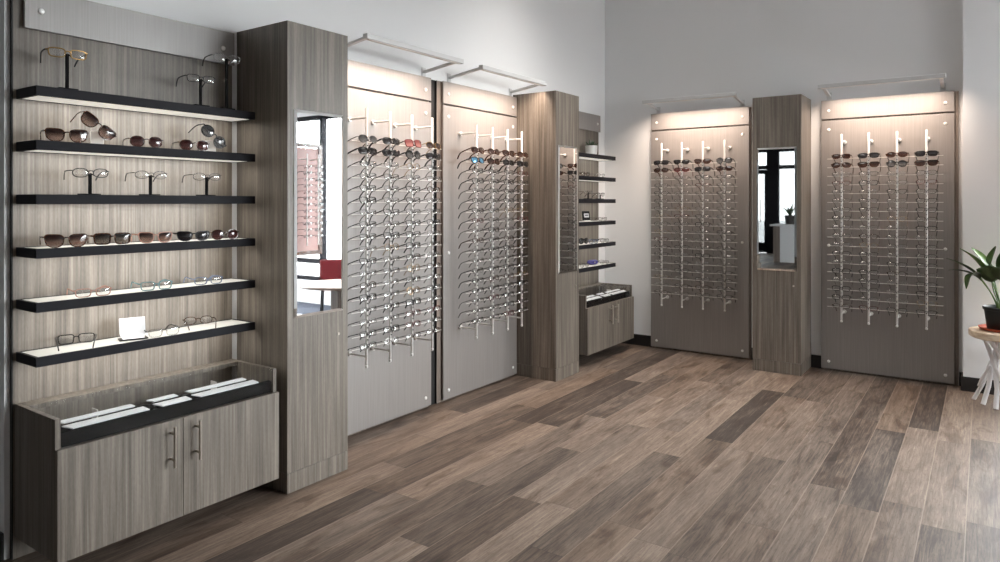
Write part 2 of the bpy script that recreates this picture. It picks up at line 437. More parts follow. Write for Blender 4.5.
RODS = (-.2745, -.0915, .0915, .2745)
YROD = -.182
def rack_panel(loc, rz, label, aw, bx0, bx1, rod_off, mid_screws):
    t = thing('rack_panel', label, 'display panel', loc, rz, 'tall eyeglass rack panels')
    MB().box(bx0, bx1, -.021, -.001, .0005, 2.110, .0008).done('backing_board', M['lamd'], t)
    MB().box(bx0 - .0018, bx0 - .0002, -.021, -.001, .0005, 2.110).done('edge_band', M['blackedge'], t, False)['label'] = 'black edge band of the board'
    MB().box(-aw / 2, aw / 2, -.041, -.030, .015, 1.954, .0012).done('face_board', M['acry'], t)
    MB().box(-aw / 2, aw / 2, -.041, -.030, 1.966, 2.112, .0012).done('header_board', M['acry'], t)
    for x in (-aw / 2 + .054, aw / 2 - .054):
        for z in (2.031, 1.882, .978, .071):
            link('screw_cap', screw_me, t, (x, -.041, z), (R(90), 0, 0))
    for rx in RODS:
        rd = link('rod', rod_me, t, (rx + rod_off, YROD, 0))
        link('rod_cap', cap_me, rd)
        for z in (1.777, .47): link('standoff', stand_me, rd, (0, 0.0, z))
        for z in ROWS: link('peg', peg_me, rd, (0, 0, z - .002))
        for z in ROWS[:-1]: link('peg', peg_small, rd, (0, 0, z - .035))
    for z in ROWS: link('temple_bar', barl_me, t, (rod_off, YROD + .0105, z - .014))
    return t

PANELS = [  # loc, rz, label, acrylic width, backing x0, x1, rod offset, phrase for its frames
    ((0, -3.0025, 0), LEFT, 'tall taupe eyeglass rack panel on left wall beside the nearest mirrored pillar', .871, -.4795, .432, .006, 'left-wall rack nearest the lit shelves'),
    ((0, -2.0095, 0), LEFT, 'tall taupe eyeglass rack panel on left wall, second from the lit shelves', .871, -.4795, .4355, .0135, 'second left-wall rack'),
    ((.911, 0, 0), 0, 'tall taupe eyeglass rack panel on the back wall, close to the room corner', .866, -.431, .443, .0, 'back-wall rack near the corner'),
    ((2.3365, 0, 0), 0, 'tall taupe eyeglass rack panel on the back wall beside the potted plant', .877, -.4385, .4635, .0025, 'back-wall rack beside the plant'),
]
LAMPW = []
def display_light(loc, rz, label, x0, x1):
    t = thing('display_light', label, 'light', loc, rz, 'display light bars')
    y, z = -.29, 2.185
    MB().box(x0, x1, y - .017, y + .017, z - .012, z + .016, .003).done('light_bar', M['lamp'], t)
    MB().box(x0 + .02, x1 - .02, y - .009, y + .011, z - .0155, z - .0121, .001).done('diffuser', M['diffuser'], t)
    for x in (x0 + .03, x1 - .03):
        MB().ribbon([(x, -.004, 2.150), (x, -.06, 2.157), (x, y + .0172, z + .002)], .022, .014, (1, 0, 0)).done('arm', M['lamp'], t)
        MB().box(x - .018, x + .018, -.006, -.0005, 2.120, 2.178, .002).done('wall_plate', M['lamp'], t)
    ld = bpy.data.lights.new('display_light_lamp', 'AREA'); ld.shape = 'RECTANGLE'; ld.size = x1 - x0 - .05; ld.size_y = .02
    ld.energy = 6.6; ld.spread = R(125); ld.color = (1, .80, .66)
    lo = bpy.data.objects.new('lamp', ld); COL.objects.link(lo); lo.parent = t
    lo.location = ((x0 + x1) / 2, y + .010, z - .020)
    lo.rotation_euler = (R(20), 0, 0)
    LAMPW.append(ld)
    return t
for k, (loc, rz, lab, aw, b0, b1, ro, ph) in enumerate(PANELS):
    rack_panel(loc, rz, lab, aw, b0, b1, ro, k != 2)
display_light((0, -2.977, 0), LEFT, 'white light bar above the left-wall rack nearest the lit shelves', -.41, .41)
display_light((0, -1.9605, 0), LEFT, 'white light bar above the second left-wall rack', -.41, .385)
display_light((.911, 0, 0), 0, 'white light bar above the back-wall rack near the corner', -.405, .40)
display_light((2.327, 0, 0), 0, 'white light bar above the back-wall rack beside the plant', -.407, .407)

# ------------------------------------------------------------------ eyewear
def outline(shape, w, h, n=26):
    p = []
    ex = dict(rect=3.6, oval=2.3, round=2.0, cat=2.7, aviator=2.4, square=4.4)[shape]
    for k in range(n):
        a = 2 * PI * k / n; c, s = math.cos(a), math.sin(a)
        x = math.copysign(abs(c) ** (2 / ex), c); z = math.copysign(abs(s) ** (2 / ex), s)
        if shape == 'cat': z += .34 * max(0, x) ** 2 * (1 if z > -.2 else .3) - .06; x *= (1 + .12 * z)
        if shape == 'aviator':
            if z < 0: x = x * (1 - .18 * z * z) + .12 * z * z * .5; z *= 1.1
        if shape in ('rect', 'square'): x *= (1 + .07 * z)
        p.append((x * w / 2, z * h / 2))
    return p   # +x = outer side

def eyewear(shape, w, h, thick, gap, wrap, temple_h, temple_t):
    """meshes of one design: front, lens (left, right), temple (left, right). Front faces -y, bridge at the origin."""
    ol = outline(shape, w, h); n = len(ol)
    cx = gap / 2 + w / 2
    zc = -.004
    fy = lambda x: wrap * x * x
    def rimpts(side, off):
        out = []
        for i, (a, b) in enumerate(ol):
            pa, pb = ol[i - 1], ol[(i + 1) % n]
            t = Vector((pb[0] - pa[0], pb[1] - pa[1])).normalized(); nx, nz = t.y, -t.x
            out.append((side * (cx + a + nx * off), b + zc + nz * off))
        return out
    f = MB()
    for side in (-1, 1):
        o1, o0 = rimpts(side, thick * .5), rimpts(side, -thick * .5)
        dy = max(thick * .55, .001)
        rings = []
        for (ox, oz), (ix, iz) in zip(o1, o0):
            y0 = fy(abs(ox))
            rings.append([f.bm.verts.new((ox, y0 - dy, oz)), f.bm.verts.new((ox, y0 + dy, oz)), f.bm.verts.new((ix, y0 + dy, iz)), f.bm.verts.new((ix, y0 - dy, iz))])
        for i in range(n):
            a, b = rings[i], rings[(i + 1) % n]
            for k in range(4): f.bm.faces.new((a[k], a[(k + 1) % 4], b[(k + 1) % 4], b[k]))
        # end piece to the hinge
        xo = cx + w / 2; zt = max(b for a, b in ol if a > w * .25) * .55 + zc
        f.ribbon([(side * (xo - .001), fy(xo) - .0005, zt), (side * (xo + .0035), fy(xo) + .001, zt + .0005), (side * (xo + .006), fy(xo) + .008, zt + .0005)], max(temple_t, thick), max(temple_h, thick), (0, 0, 1))
    zb = h * .16 + zc
    f.ribbon([(-gap / 2 - .002, fy(gap / 2), zb - .002), (-gap * .22, -.0015, zb + .003), (gap * .22, -.0015, zb + .003), (gap / 2 + .002, fy(gap / 2), zb - .002)], max(thick * 1.1, .0022), max(thick, .002), (0, 0, 1))
    lens = []
    for side in (-1, 1):
        m = MB(); m.round = True; ip = rimpts(side, -thick * .2); vs0, vs1 = [], []
        dome = .0035
        mx = side * cx
        c0 = m.bm.verts.new((mx, fy(cx) - dome - .0008, zc)); c1 = m.bm.verts.new((mx, fy(cx) - dome + .0008, zc))
        mid0, mid1 = [], []
        for (px, pz) in ip:
            vs0.append(m.bm.verts.new((px, fy(abs(px)) - .0008, pz))); vs1.append(m.bm.verts.new((px, fy(abs(px)) + .0008, pz)))
            qx, qz = mx + (px - mx) * .55, zc + (pz - zc) * .55
            mid0.append(m.bm.verts.new((qx, fy(abs(qx)) - dome * .7 - .0008, qz))); mid1.append(m.bm.verts.new((qx, fy(abs(qx)) - dome * .7 + .0008, qz)))
        for i in range(n):
            j = (i + 1) % n
            m.bm.faces.new((vs0[i], vs0[j], mid0[j], mid0[i])); m.bm.faces.new((mid0[i], mid0[j], c0))
            m.bm.faces.new((vs1[j], vs1[i], mid1[i], mid1[j])); m.bm.faces.new((mid1[j], mid1[i], c1))
            m.bm.faces.new((vs0[j], vs0[i], vs1[i], vs1[j]))
        lens.append(m)
    tem = []
    xo = cx + w / 2 + .006; zt = max(b for a, b in ol if a > w * .25) * .55 + zc + .0005; yo = fy(cx + w / 2) + .008
    for side in (-1, 1):
        pts = [(side * xo, yo, zt), (side * (xo + .001), yo + .03, zt), (side * (xo - .002), yo + .075, zt - .001), (side * (xo - .005), yo + .094, zt - .006), (side * (xo - .008), yo + .110, zt - .017), (side * (xo - .011), yo + .124, zt - .031)]
        tem.append(MB().ribbon(pts, [temple_t] * 4 + [temple_t * 1.15] * 2, [temple_h, temple_h * .85, temple_h * .8, temple_h * .95, temple_h * 1.15, temple_h * .9], (1, 0, 0)))
    return f, lens, tem

DESIGN = {}
def design(key, look, shape, w, h, thick, gap, wrap, th, tt, fm, lm, tm=None):
    f, l, t = eyewear(shape, w, h, thick, gap, wrap, th, tt)
    DESIGN[key] = (look, f.mesh('frame_front', M[fm]), [x.mesh('lens', M[lm]) for x in l], [x.mesh('temple', M[tm or fm]) for x in t])
E_ = {}
design('e0', 'thin black rectangular', 'rect', .050, .031, .0022, .018, 1.2, .0042, .0026, 'black', 'lens')
design('e1', 'thin gunmetal rectangular', 'rect', .051, .029, .0016, .018, 1.1, .0034, .0022, 'gun', 'lens')
design('e2', 'brown tortoiseshell oval', 'oval', .049, .033, .0026, .018, 1.2, .0046, .003, 'brown', 'lens')
design('e3', 'thin silver oval', 'oval', .048, .031, .0014, .019, 1.1, .0030, .0022, 'silver', 'lens', 'gun')
design('e4', 'gold-rimmed round', 'round', .046, .039, .0014, .021, 1.1, .0030, .0022, 'gold', 'lens')
design('e5', 'bold black square', 'square', .051, .034, .0034, .017, 1.3, .0058, .0034, 'black', 'lens')
design('e6', 'black cat-eye', 'cat', .051, .033, .0026, .017, 1.3, .0046, .003, 'black', 'lens')
design('e7', 'burgundy rectangular', 'rect', .050, .030, .0024, .018, 1.2, .0044, .003, 'red', 'lens', 'black')
design('e8', 'clear crystal rectangular', 'rect', .050, .032, .0026, .018, 1.2, .0046, .003, 'crystal', 'lens', 'gun')
design('e9', 'slate blue rectangular', 'rect', .050, .031, .0034, .018, 1.2, .0046, .003, 'blue', 'lens')
design('e10', 'teal square', 'square', .050, .033, .0036, .018, 1.2, .0050, .003, 'teal', 'lens')
design('e11', 'rose pink rectangular', 'rect', .050, .030, .0030, .018, 1.2, .0040, .0026, 'rose', 'lens')
design('e12', 'cream and black rectangular', 'rect', .052, .032, .0036, .018, 1.2, .0050, .003, 'gold', 'lens', 'black')
design('s0', 'black rectangular', 'rect', .058, .036, .0044, .016, 1.6, .0085, .0036, 'black', 'lens_black')
design('s1', 'brown oval', 'oval', .057, .038, .0042, .016, 1.6, .0080, .0036, 'brown', 'lens_brown')
design('s2', 'black cat-eye', 'cat', .058, .037, .0044, .016, 1.6, .0075, .0036, 'black', 'lens_black')
design('s3', 'brown cat-eye', 'cat', .059, .040, .0042, .016, 1.6, .0075, .0036, 'brown', 'lens_brown')
design('s4', 'grey-lensed aviator', 'aviator', .057, .041, .0024, .018, 1.5, .0042, .0026, 'gun', 'lens_grey', 'black')
design('s5', 'rose-tinted', 'square', .056, .044, .0034, .018, 1.5, .0050, .003, 'red', 'lens_rose', 'black')
design('s6', 'blue-mirrored', 'rect', .058, .037, .0040, .016, 1.7, .0065, .0034, 'black', 'lens_blue')
design('s7', 'dark red oval', 'oval', .056, .035, .0042, .016, 1.6, .0075, .0036, 'red', 'lens_red')
design('s8', 'gold aviator', 'aviator', .056, .039, .0022, .018, 1.5, .0036, .0026, 'gold', 'lens_brown')
design('s9', 'round black', 'round', .053, .049, .0042, .017, 1.6, .0070, .0034, 'black', 'lens_grey')
design('s10', 'small brown rectangular', 'rect', .053, .034, .0036, .016, 1.5, .0060, .0034, 'brown', 'lens_brown')

design('sA', 'large brown cat-eye', 'cat', .057, .046, .0036, .017, 1.5, .0060, .0034, 'brown', 'lens_tan')
design('sB', 'brown tortoiseshell square', 'square', .054, .041, .0046, .016, 1.5, .0070, .0036, 'brown', 'lens_smoke')
design('sC', 'peach', 'cat', .053, .041, .0042, .017, 1.5, .0060, .0034, 'rose', 'lens_tan')
design('sD', 'black browline', 'cat', .056, .038, .0044, .016, 1.6, .0070, .0036, 'black', 'lens_black')
design('sE', 'dark oval', 'oval', .050, .042, .0030, .018, 1.5, .0050, .003, 'brown', 'lens_red', 'gun')

design('eA', 'black oval', 'oval', .051, .033, .0030, .018, 1.2, .0040, .0026, 'black', 'lens')
design('eB', 'slim dark oval', 'oval', .050, .031, .0022, .019, 1.1, .0034, .0024, 'gundark', 'lens')

def glasses(key, matrix, label, group, name=None):
    """one pair of eyewear, its five parts copied under its own empty"""
    look, fr, le, te = DESIGN[key]
    sun = key[0] == 's'
    t = thing(name or ('sunglasses' if sun else 'eyeglasses'), label, 'sunglasses' if sun else 'eyeglasses', group=group)
    t.matrix_world = matrix
    link('frame_front', fr, t)
    for m in le: link('lens', m, t)
    for m in te: link('temple', m, t)
    return t

ORD = ['first', 'second', 'third', 'fourth', 'fifth', 'sixth', 'seventh', 'eighth', 'ninth', 'tenth', 'eleventh', 'twelfth', 'thirteenth', 'fourteenth', 'fifteenth', 'sixteenth', 'seventeenth', 'eighteenth']
SUN = [  # two rows of sunglasses per panel
    (('s4', 's0', 's5', 's8'), ('s0', 's2', 's9', 's0')),
    (('s3', 's1', 's3', 's1'), ('s6', 's3', 's0', 's2')),
    (('s0', 's2', 's3', 's9'), ('s1', 's7', 's0', 's1')),
    (('s10', 's0', 's1', 's0'), ('s1', 's3', 's9', 's3')),
]
EYE = ['e0', 'e6', 'e1', 'e0', 'e3', 'e8', 'e2', 'e6', 'e1', 'e5', 'e4', 'e0', 'e1', 'e5', 'e7', 'e1', 'e0']
rng = random.Random(21)
for pi_, (loc, rz, lab, aw, b0, b1, ro, ph) in enumerate(PANELS):
    base = Matrix.Translation(loc) @ Matrix.Rotation(rz, 4, 'Z')
    for ri, rx in enumerate(RODS):
        for wi, z in enumerate(ROWS):
            key = SUN[pi_][wi][ri] if wi < 2 else rng.choice(EYE)
            jit = Matrix.Rotation(R(rng.uniform(-1.6, 1.6)), 4, 'Z') @ Matrix.Rotation(R(rng.uniform(-1.5, 1.5)), 4, 'X') @ Matrix.Rotation(R(rng.uniform(-1.2, 1.2)), 4, 'Y')
            m = base @ Matrix.Translation((rx + ro, YROD - .015, z + (.006 if wi < 2 else .003))) @ jit @ Matrix.Rotation(R(-15), 4, 'X')
            sun = wi < 2
            look = DESIGN[key][0]
            glasses(key, m, f"{look} {'sunglasses' if sun else 'eyeglasses'} {ORD[wi]} down the {ORD[ri]} rod, {ph}", ('sunglasses' if sun else 'eyeglasses') + ' on the wall racks')

# ------------------------------------------------------------------ shelf units
SHZ = [1.7307, 1.5370, 1.3430, 1.1490, .9560, .7620]
def shelf_unit(yc, w, where, bl, br, hw0, hw1, led):
    """backboard, six lit shelves and the cabinet of one unit on the left wall; local x runs along the wall"""
    t = thing('backboard', f'wood-look wall backboard with frosted header, behind {where}', 'backboard', (0, yc, 0), LEFT, 'shelf backboards')
    MB().box(bl, br, -.021, -.001, .0, 2.110, .0008).done('board', M['lam'], t)
    MB().box(bl - .0035, bl - .0002, -.021, -.001, 0, 2.110).done('edge_band', M['blackedge'], t, False)['label'] = 'black edge band of the board'
    MB().box(hw0, hw1, -.041, -.030, 1.962, 2.114, .0012).done('header_board', M['acry'], t)
    for x in (hw0 + .055, hw1 - .06):
        link('screw_cap', screw_me, t, (x, -.041, 2.033), (R(90), 0, 0))
    for i, z in enumerate(SHZ):
        lab = f'black edged white lit shelf, {ORD[i]} from the top of {where}'
        s = thing('lit_shelf', lab, 'shelf', (0, yc, z), LEFT, 'black edged lit shelves')
        f = MB(); d0, d1, hw, e = -.0225, -.1925, w / 2, .012
        # rectangular black rim
        f.box(-hw, hw, d1, d1 + e, -.035, 0, .0012); f.box(-hw, hw, d0 - .006, d0, -.035, 0, .0012)
        f.box(-hw, -hw + e, d1 + e, d0 - .006, -.035, 0, .0012); f.box(hw - e, hw, d1 + e, d0 - .006, -.035, 0, .0012)
        f.done('rim', M['shelf'], s)
        MB().box(-hw + e, hw - e, d1 + e, d0 - .006, -.015, -.002).done('top_insert', M['insert'], s, False)['label'] = 'white shelf top insert'
        MB().box(-hw + e, hw - e, d1 + e, d0 - .006, -.033, -.016).done('light_panel', M['lit'], s, False)['label'] = 'white glowing shelf underside'
        ld = bpy.data.lights.new('shelf_light', 'AREA'); ld.shape = 'RECTANGLE'; ld.size = w - .06; ld.size_y = .10; ld.energy = led; ld.color = (1, .97, .92)
        lo = bpy.data.objects.new('lamp', ld); COL.objects.link(lo); lo.parent = s; lo.location = (0, -.10, -.0345); lo.rotation_euler = (R(12), 0, 0)
    return t

U1, U2 = -4.4390, -.6128
W1, W2 = .9013, .8854
shelf_unit(-4.4343, W1, 'the near shelf unit', -.4598, .4450, -.430, .4450, 1.7)
shelf_unit(U2, W2, 'the far shelf unit', -.4572, .4378, -.443, .4378, .55)

handle_me = MB().tube([(0, -.032, -.078), (0, -.032, .078)], .0055, 12).tube([(0, -.032, .050), (0, 0, .050)], .0048, 10).tube([(0, -.032, -.050), (0, 0, -.050)], .0048, 10).mesh('handle', M['steel'])
def cabinet(yc, w, label, where, zb):
    hw = w / 2; s = .018; D = .352
    t = thing('display_cabinet', label, 'cabinet', (0, yc, 0), LEFT, 'glass topped display cabinets')
    ct = .572
    for x in (-hw, hw - s): MB().box(x, x + s, -D, -.022, zb, ct, .001).done('side_panel', M['lam'], t)
    MB().box(-hw + s, hw - s, -.040, -.022, zb, ct, .001).done('back_panel', M['lam'], t)
    MB().box(-hw + s, hw - s, -D, -.040, zb, zb + s, .001).done('bottom_panel', M['lam'], t)
    MB().box(-hw + s, hw - s, -D, -.040, .448, .466, .001).done('deck', M['lamd'], t)
    MB().box(-hw + s, hw - s, -.095, -.040, ct - s, ct, .001).done('back_rail', M['lam'], t)
    MB().box(-hw + s, hw - s, -D + .001, -.0955, ct - .007, ct - .001, .001).done('glass_top', M['glass'], t)
    MB().box(-hw + s, hw - s, -D + .001, -D + .006, .4665, ct - .0075, .001).done('glass_front', M['glass'], t)
    for x0, x1, hx in ((-hw, -.0012, -.052), (.0012, hw, .052)):
        d = MB().box(x0, x1, -D - .019, -D - .001, zb, .4688, .001).done('door', M['lam'], t)
        link('handle', handle_me, d, (hx + .0, -D - .019, .373))
    # velvet liner with three groups of white boards
    v = MB(); v.box(-hw + s + .003, hw - s - .003, -D + .012, -D + .03, .467, .518, .002)
    v.box(-hw + s + .003, hw - s - .003, -D + .03, -.18, .467, .500, .002)
    lin = v.done('velvet_liner', M['velvet'])
    lin.location = (0, yc, 0); lin.rotation_euler = (0, 0, LEFT)
    tag(lin, f'black velvet display liner inside the glass well of {where}', 'liner', 'velvet liners')
    for k, (a, b, nm) in enumerate(((-.384, -.112, 'left'), (-.060, .060, 'middle'), (.099, .375, 'right'))):
        b_ = thing('display_board', f'white angled display boards, {nm} group in the glass well of {where}', 'display board', (0, yc, 0), LEFT, 'white display boards')
        def strip(xa, xb, sk, ya, yb, za, zb2, th):
            m = MB()
            top = [(xa, ya, za), (xb, ya, za), (xb - sk * .4, yb, zb2), (xa - sk, yb, zb2)]
            u = [m.bm.verts.new(p) for p in top]; l = [m.bm.verts.new((p[0], p[1], p[2] - th)) for p in top]
            m.bm.faces.new(u); m.bm.faces.new(l[::-1])
            for q in range(4): m.bm.faces.new((u[q], u[(q + 1) % 4], l[(q + 1) % 4], l[q]))
            return m
        strip(a, b, .025, -D + .022, -D + .050, .523, .531, .004).done('front_board', M['white'], b_, False)
        strip(a - .01, b - .03, .02, -D + .070, -D + .088, .535, .541, .004).done('rear_board', M['white'], b_, False)
        MB().box(a + .012, b - .04, -D + .031, -D + .09, .5006, .519, .001).done('riser', M['velvet'], b_)['label'] = 'black riser under the white boards'
        if k != 1: MB().box((a + b) / 2 - .02, (a + b) / 2 - .016, -D + .098, -D + .14, .5006, .545, .001).done('divider', M['cream'], b_)['label'] = 'small white upright divider'
    return t
cabinet(U1, W1, 'wall-hung wood-look cabinet with glass display top under the near lit shelves', 'the near cabinet', .083)
cabinet(U2, W2, 'wall-hung wood-look cabinet with glass display top under the far lit shelves', 'the far cabinet', .097)

# ------------------------------------------------------------------ things on the shelves
def stand(x, y, z, h, label, group='black eyewear stands'):
    t = thing('eyewear_stand', label, 'stand', (x, y, z), LEFT, group)
    MB().box(-.032, .032, -.019, .030, 0, .004, .0012).done('base', M['standblk'], t)
    MB().box(-.0055, .0055, -.004, .004, .004, h, .001).done('post', M['standblk'], t)
    MB().tube([(-.011, -.004, h - .004), (0, -.005, h + .003), (.011, -.004, h - .004)], .0022, 8).done('nose_rest', M['standblk'], t)
    return t
def gm(x, y, z, turn=0, tilt=0, roll=0):
    """front of a pair of glasses at x, y, z, looking into the room; turn yaws it towards the camera"""
    return Matrix.Translation((x, y, z)) @ Matrix.Rotation(LEFT + R(turn), 4, 'Z') @ Matrix.Rotation(R(tilt), 4, 'X') @ Matrix.Rotation(R(roll), 4, 'Y')
GS, GE = 'sunglasses on the lit shelves', 'eyeglasses on the lit shelves'
N1, N2 = 'near shelf unit', 'far shelf unit'
# near unit, top shelf
z1, z2, z3, z4, z5, z6 = [z + .0005 for z in SHZ]
def on_stand(key, x, y, z, h, slab, glab, turn=-12, tilt=0):
    stand(x, y, z, h, slab)
    glasses(key, gm(x + .006, y, z + h + .008, turn, tilt), glab, GE)
on_stand('e12', .172, -4.775, z1, .128, 'black stand under cream glasses, end of the top shelf above near cabinet', 'cream and black eyeglasses on a stand, outer end of the near top shelf', -9, 0)
on_stand('e0', .172, -4.243, z1, .112, 'black stand under black eyeglasses on the near top shelf, beside a taller stand', 'thin black eyeglasses on the shorter stand of the near top shelf', -9, 0)
on_stand('e8', .172, -4.118, z1, .222, 'tallest black stand, on the near top shelf beside the big pillar', 'clear rimless-looking eyeglasses on the tallest stand beside the big pillar', -9, 0)
def sit(key, x, y, z, h, turn, lab, tilt=0):
    return glasses(key, gm(x, y, z + h, turn, tilt), lab, GS if key[0] == 's' else GE)
SUNL = -.0
# second shelf
sit('sA', .178, -4.778, z2, .0290, -13, 'large brown cat-eye sunglasses at the outer end of second near shelf', 0)
bl = thing('display_block', 'small white block propping tilted brown sunglasses on the second near shelf', 'block', (.128, -4.650, z2), LEFT + R(-20), 'white display blocks')
MB().box(-.022, .022, -.016, .016, 0, .052, .002).done('block', M['cream'], bl)
glasses('sA', gm(.180, -4.666, z2 + .070, -9, 0, 38), 'large brown sunglasses tilted steeply on a white block, second near shelf', GS)
sit('sE', .178, -4.482, z2, .0258, -13, 'dark oval sunglasses alone in the middle of second near shelf')
sit('sE', .178, -4.274, z2, .0258, -13, 'dark oval sunglasses beside tilted black pair on second near shelf')
bl = thing('display_block', 'small white block propping tilted black sunglasses on the second near shelf', 'block', (.126, -4.170, z2), LEFT + R(-20), 'white display blocks')
MB().box(-.022, .022, -.016, .016, 0, .050, .002).done('block', M['cream'], bl)
glasses('s9', gm(.180, -4.182, z2 + .068, -9, 0, 42), 'round black sunglasses tilted on a white block, second near shelf', GS)
# third shelf: three stands
for y, key, lab, sl in ((-4.689, 'eA', 'black oval eyeglasses on the outermost stand of third near shelf', 'black stand at the outer end of the third near shelf'),
                        (-4.457, 'eB', 'slim dark oval eyeglasses on the middle stand of third near shelf', 'black stand in the middle of the third near shelf'),
                        (-4.209, 'eB', 'slim dark oval eyeglasses on the third near shelf stand closest to pillar', 'black stand on the third near shelf, closest to the pillar')):
    on_stand(key, .172, y - .006, z3, .078, sl, lab, -9, 0)
# fourth shelf: sunglasses
for key, y, h, lab, tn in (('sA', -4.770, .0290, 'large brown cat-eye sunglasses at the outer end of fourth near shelf', -18), ('sB', -4.605, .0282, 'brown square sunglasses second along the fourth near shelf', -22),
                       ('sC', -4.434, .0272, 'peach framed sunglasses in the middle of the fourth near shelf', -22), ('sD', -4.268, .0262, 'black cat-eye sunglasses on fourth near shelf, between two tinted pairs', -22),
                       ('sE', -4.118, .0258, 'dark oval sunglasses on the fourth near shelf beside the pillar', -10)):
    sit(key, .178, y - .010, z4, h, max(tn, -13), lab, 0)
for key, y, h, lab in (('e11', -4.675, .0205, 'rose pink eyeglasses at the outer end of fifth near shelf'), ('e10', -4.430, .0218, 'teal square eyeglasses in the middle of fifth near shelf'), ('e9', -4.198, .0212, 'slate blue eyeglasses on the fifth near shelf beside the pillar')):
    sit(key, .178, y - .010, z5, h, -9, lab, 3)
# bottom shelf: folded flat pairs, a card and a clear pair
def away(key, x, y, z, turn, lab):
    m = Matrix.Translation((x, y, z)) @ Matrix.Rotation(LEFT + R(turn), 4, 'Z') @ Matrix.Rotation(R(2), 4, 'X')
    return glasses(key, m, lab, GE)
away('e5', .050, -4.690, z6 + .0255, 156, 'bold black eyeglasses facing the backboard, outer end of bottom near shelf')
away('e2', .050, -4.180, z6 + .0255, 156, 'brown tortoiseshell eyeglasses facing the backboard, bottom near shelf beside pillar')
sit('e8', .178, -4.408, z6, .0208, -9, 'clear eyeglasses beside the white card on bottom near shelf', 3)
cd = thing('card_holder', 'white curved blank card standing on black base, bottom near shelf', 'card', (.125, -4.510, z6), LEFT + R(-18))
MB().box(-.052, .052, -.030, .022, 0, .004, .001).done('base', M['black'], cd)
mb = MB(); mb.round = True; prof = [(-.026, .0045), (-.014, .006), (-.003, .012), (.004, .024), (.008, .042), (.012, .062), (.017, .082)]
rows_ = []
for (yy, zz) in prof:
    wv = .047 if zz > .02 else .047 - (.02 - zz) * .5
    rows_.append([mb.bm.verts.new((sx * wv, yy, zz)) for sx in (-1, 1)] + [mb.bm.verts.new((sx * wv, yy + .0016, zz + .0008)) for sx in (1, -1)])
for a, b in zip(rows_, rows_[1:]):
    for k in range(4): mb.bm.faces.new((a[k], a[(k + 1) % 4], b[(k + 1) % 4], b[k]))
mb.bm.faces.new(rows_[0][::-1]); mb.bm.faces.new(rows_[-1])
mb.done('card', M['white'], cd)

# far unit
ps = thing('potted_succulent', 'small white pot of spiky green succulent on the far top shelf', 'potted plant', (.11, -.490, z1))
ps.scale = (.9, .9, .84)
MB().lathe([(0, .002), (.048, .002), (.053, .006), (.058, .04), (.060, .095), (.060, .098), (.056, .098), (.055, .085), (0, .085)], n=36).done('pot', M['whitep'], ps)
MB().lathe([(0, .087), (.054, .087), (.054, .0852), (0, .0852)], n=24).done('soil', M['soil'], ps)
rs = random.Random(4)
for k in range(16):
    a = k * 2.399; tl = R(18 + (k % 5) * 14); L = .055 + rs.random() * .022
    d = Vector((math.sin(tl) * math.cos(a), math.sin(tl) * math.sin(a), math.cos(tl)))
    b0 = Vector((.012 * math.cos(a), .012 * math.sin(a), .086))
    MB().tube([b0, b0 + d * L * .35, b0 + d * L * .75 + Vector((0, 0, .003)), b0 + d * L + Vector((0, 0, .008))], [.005, .0068, .0045, .0006], 7).done('leaf', M['succ'], ps)
sit('e2', .178, -0.725, z2, .0215, -9, 'brown tortoiseshell eyeglasses on second far shelf, beside the pillar', 3)
sit('e3', .178, -0.435, z2, .0205, -9, 'thin silver eyeglasses at the free end of second far shelf', 3)
on_stand('e1', .172, -0.668, z3, .052, 'black stand on the third far shelf beside the pillar', 'thin gunmetal eyeglasses on the third far shelf stand beside pillar', -9, 0)
on_stand('e8', .172, -0.442, z3, .036, 'short black stand at the free end of third far shelf', 'clear eyeglasses on the short stand at free end, third far shelf', -9, 0)
sg = thing('sign_plaque', 'small rounded black plaque with white label on the fourth far shelf', 'sign', (.13, -.620, z4), LEFT + R(-25))
MB().box(-.030, .030, -.022, .018, 0, .010, .003).done('base', M['whitep'], sg)
mrot = Matrix.Translation((0, 0, .012)) @ Matrix.Rotation(R(-10), 4, 'X')
mb = MB(); mb.box(-.040, .040, -.006, .006, -.004, .078, .0055, 3, mrot); mb.done('plaque', M['black'], sg)
MB().box(-.025, .025, -.0085, -.0055, .022, .056, .003, 2, mrot).done('label_plate', M['white'], sg)
mk = MB()
for xa, xb, za, zb_ in ((-.017, -.009, .034, .046), (-.004, .004, .034, .046), (.009, .017, .034, .046)):
    mk.box(xa, xb, -.0092, -.0086, za, zb_, .0, 1, mrot)
mk.done('marks', M['black'], sg)
sit('e1', .178, -0.395, z4, .0200, -9, 'thin gunmetal eyeglasses at the free end of fourth far shelf', 3)
glasses('s9', gm(.178, -.755, z5 + .036, -9, 0), 'large round black sunglasses on the fifth far shelf beside the pillar', GS)
sit('e9', .178, -0.570, z5, .0212, -9, 'slate blue eyeglasses in the middle of fifth far shelf', 3)
sit('e0', .178, -0.358, z5, .0212, -9, 'thin black eyeglasses at the free end of fifth far shelf', 3)
pc = thing('eyeglass_case', 'violet blue rounded eyeglass case on the lowest far shelf', 'case', (.105, -.459, z6), LEFT + R(-15))
mb = MB()
for sgn, zz0, zz1 in ((1, .022, .046),):
    pass
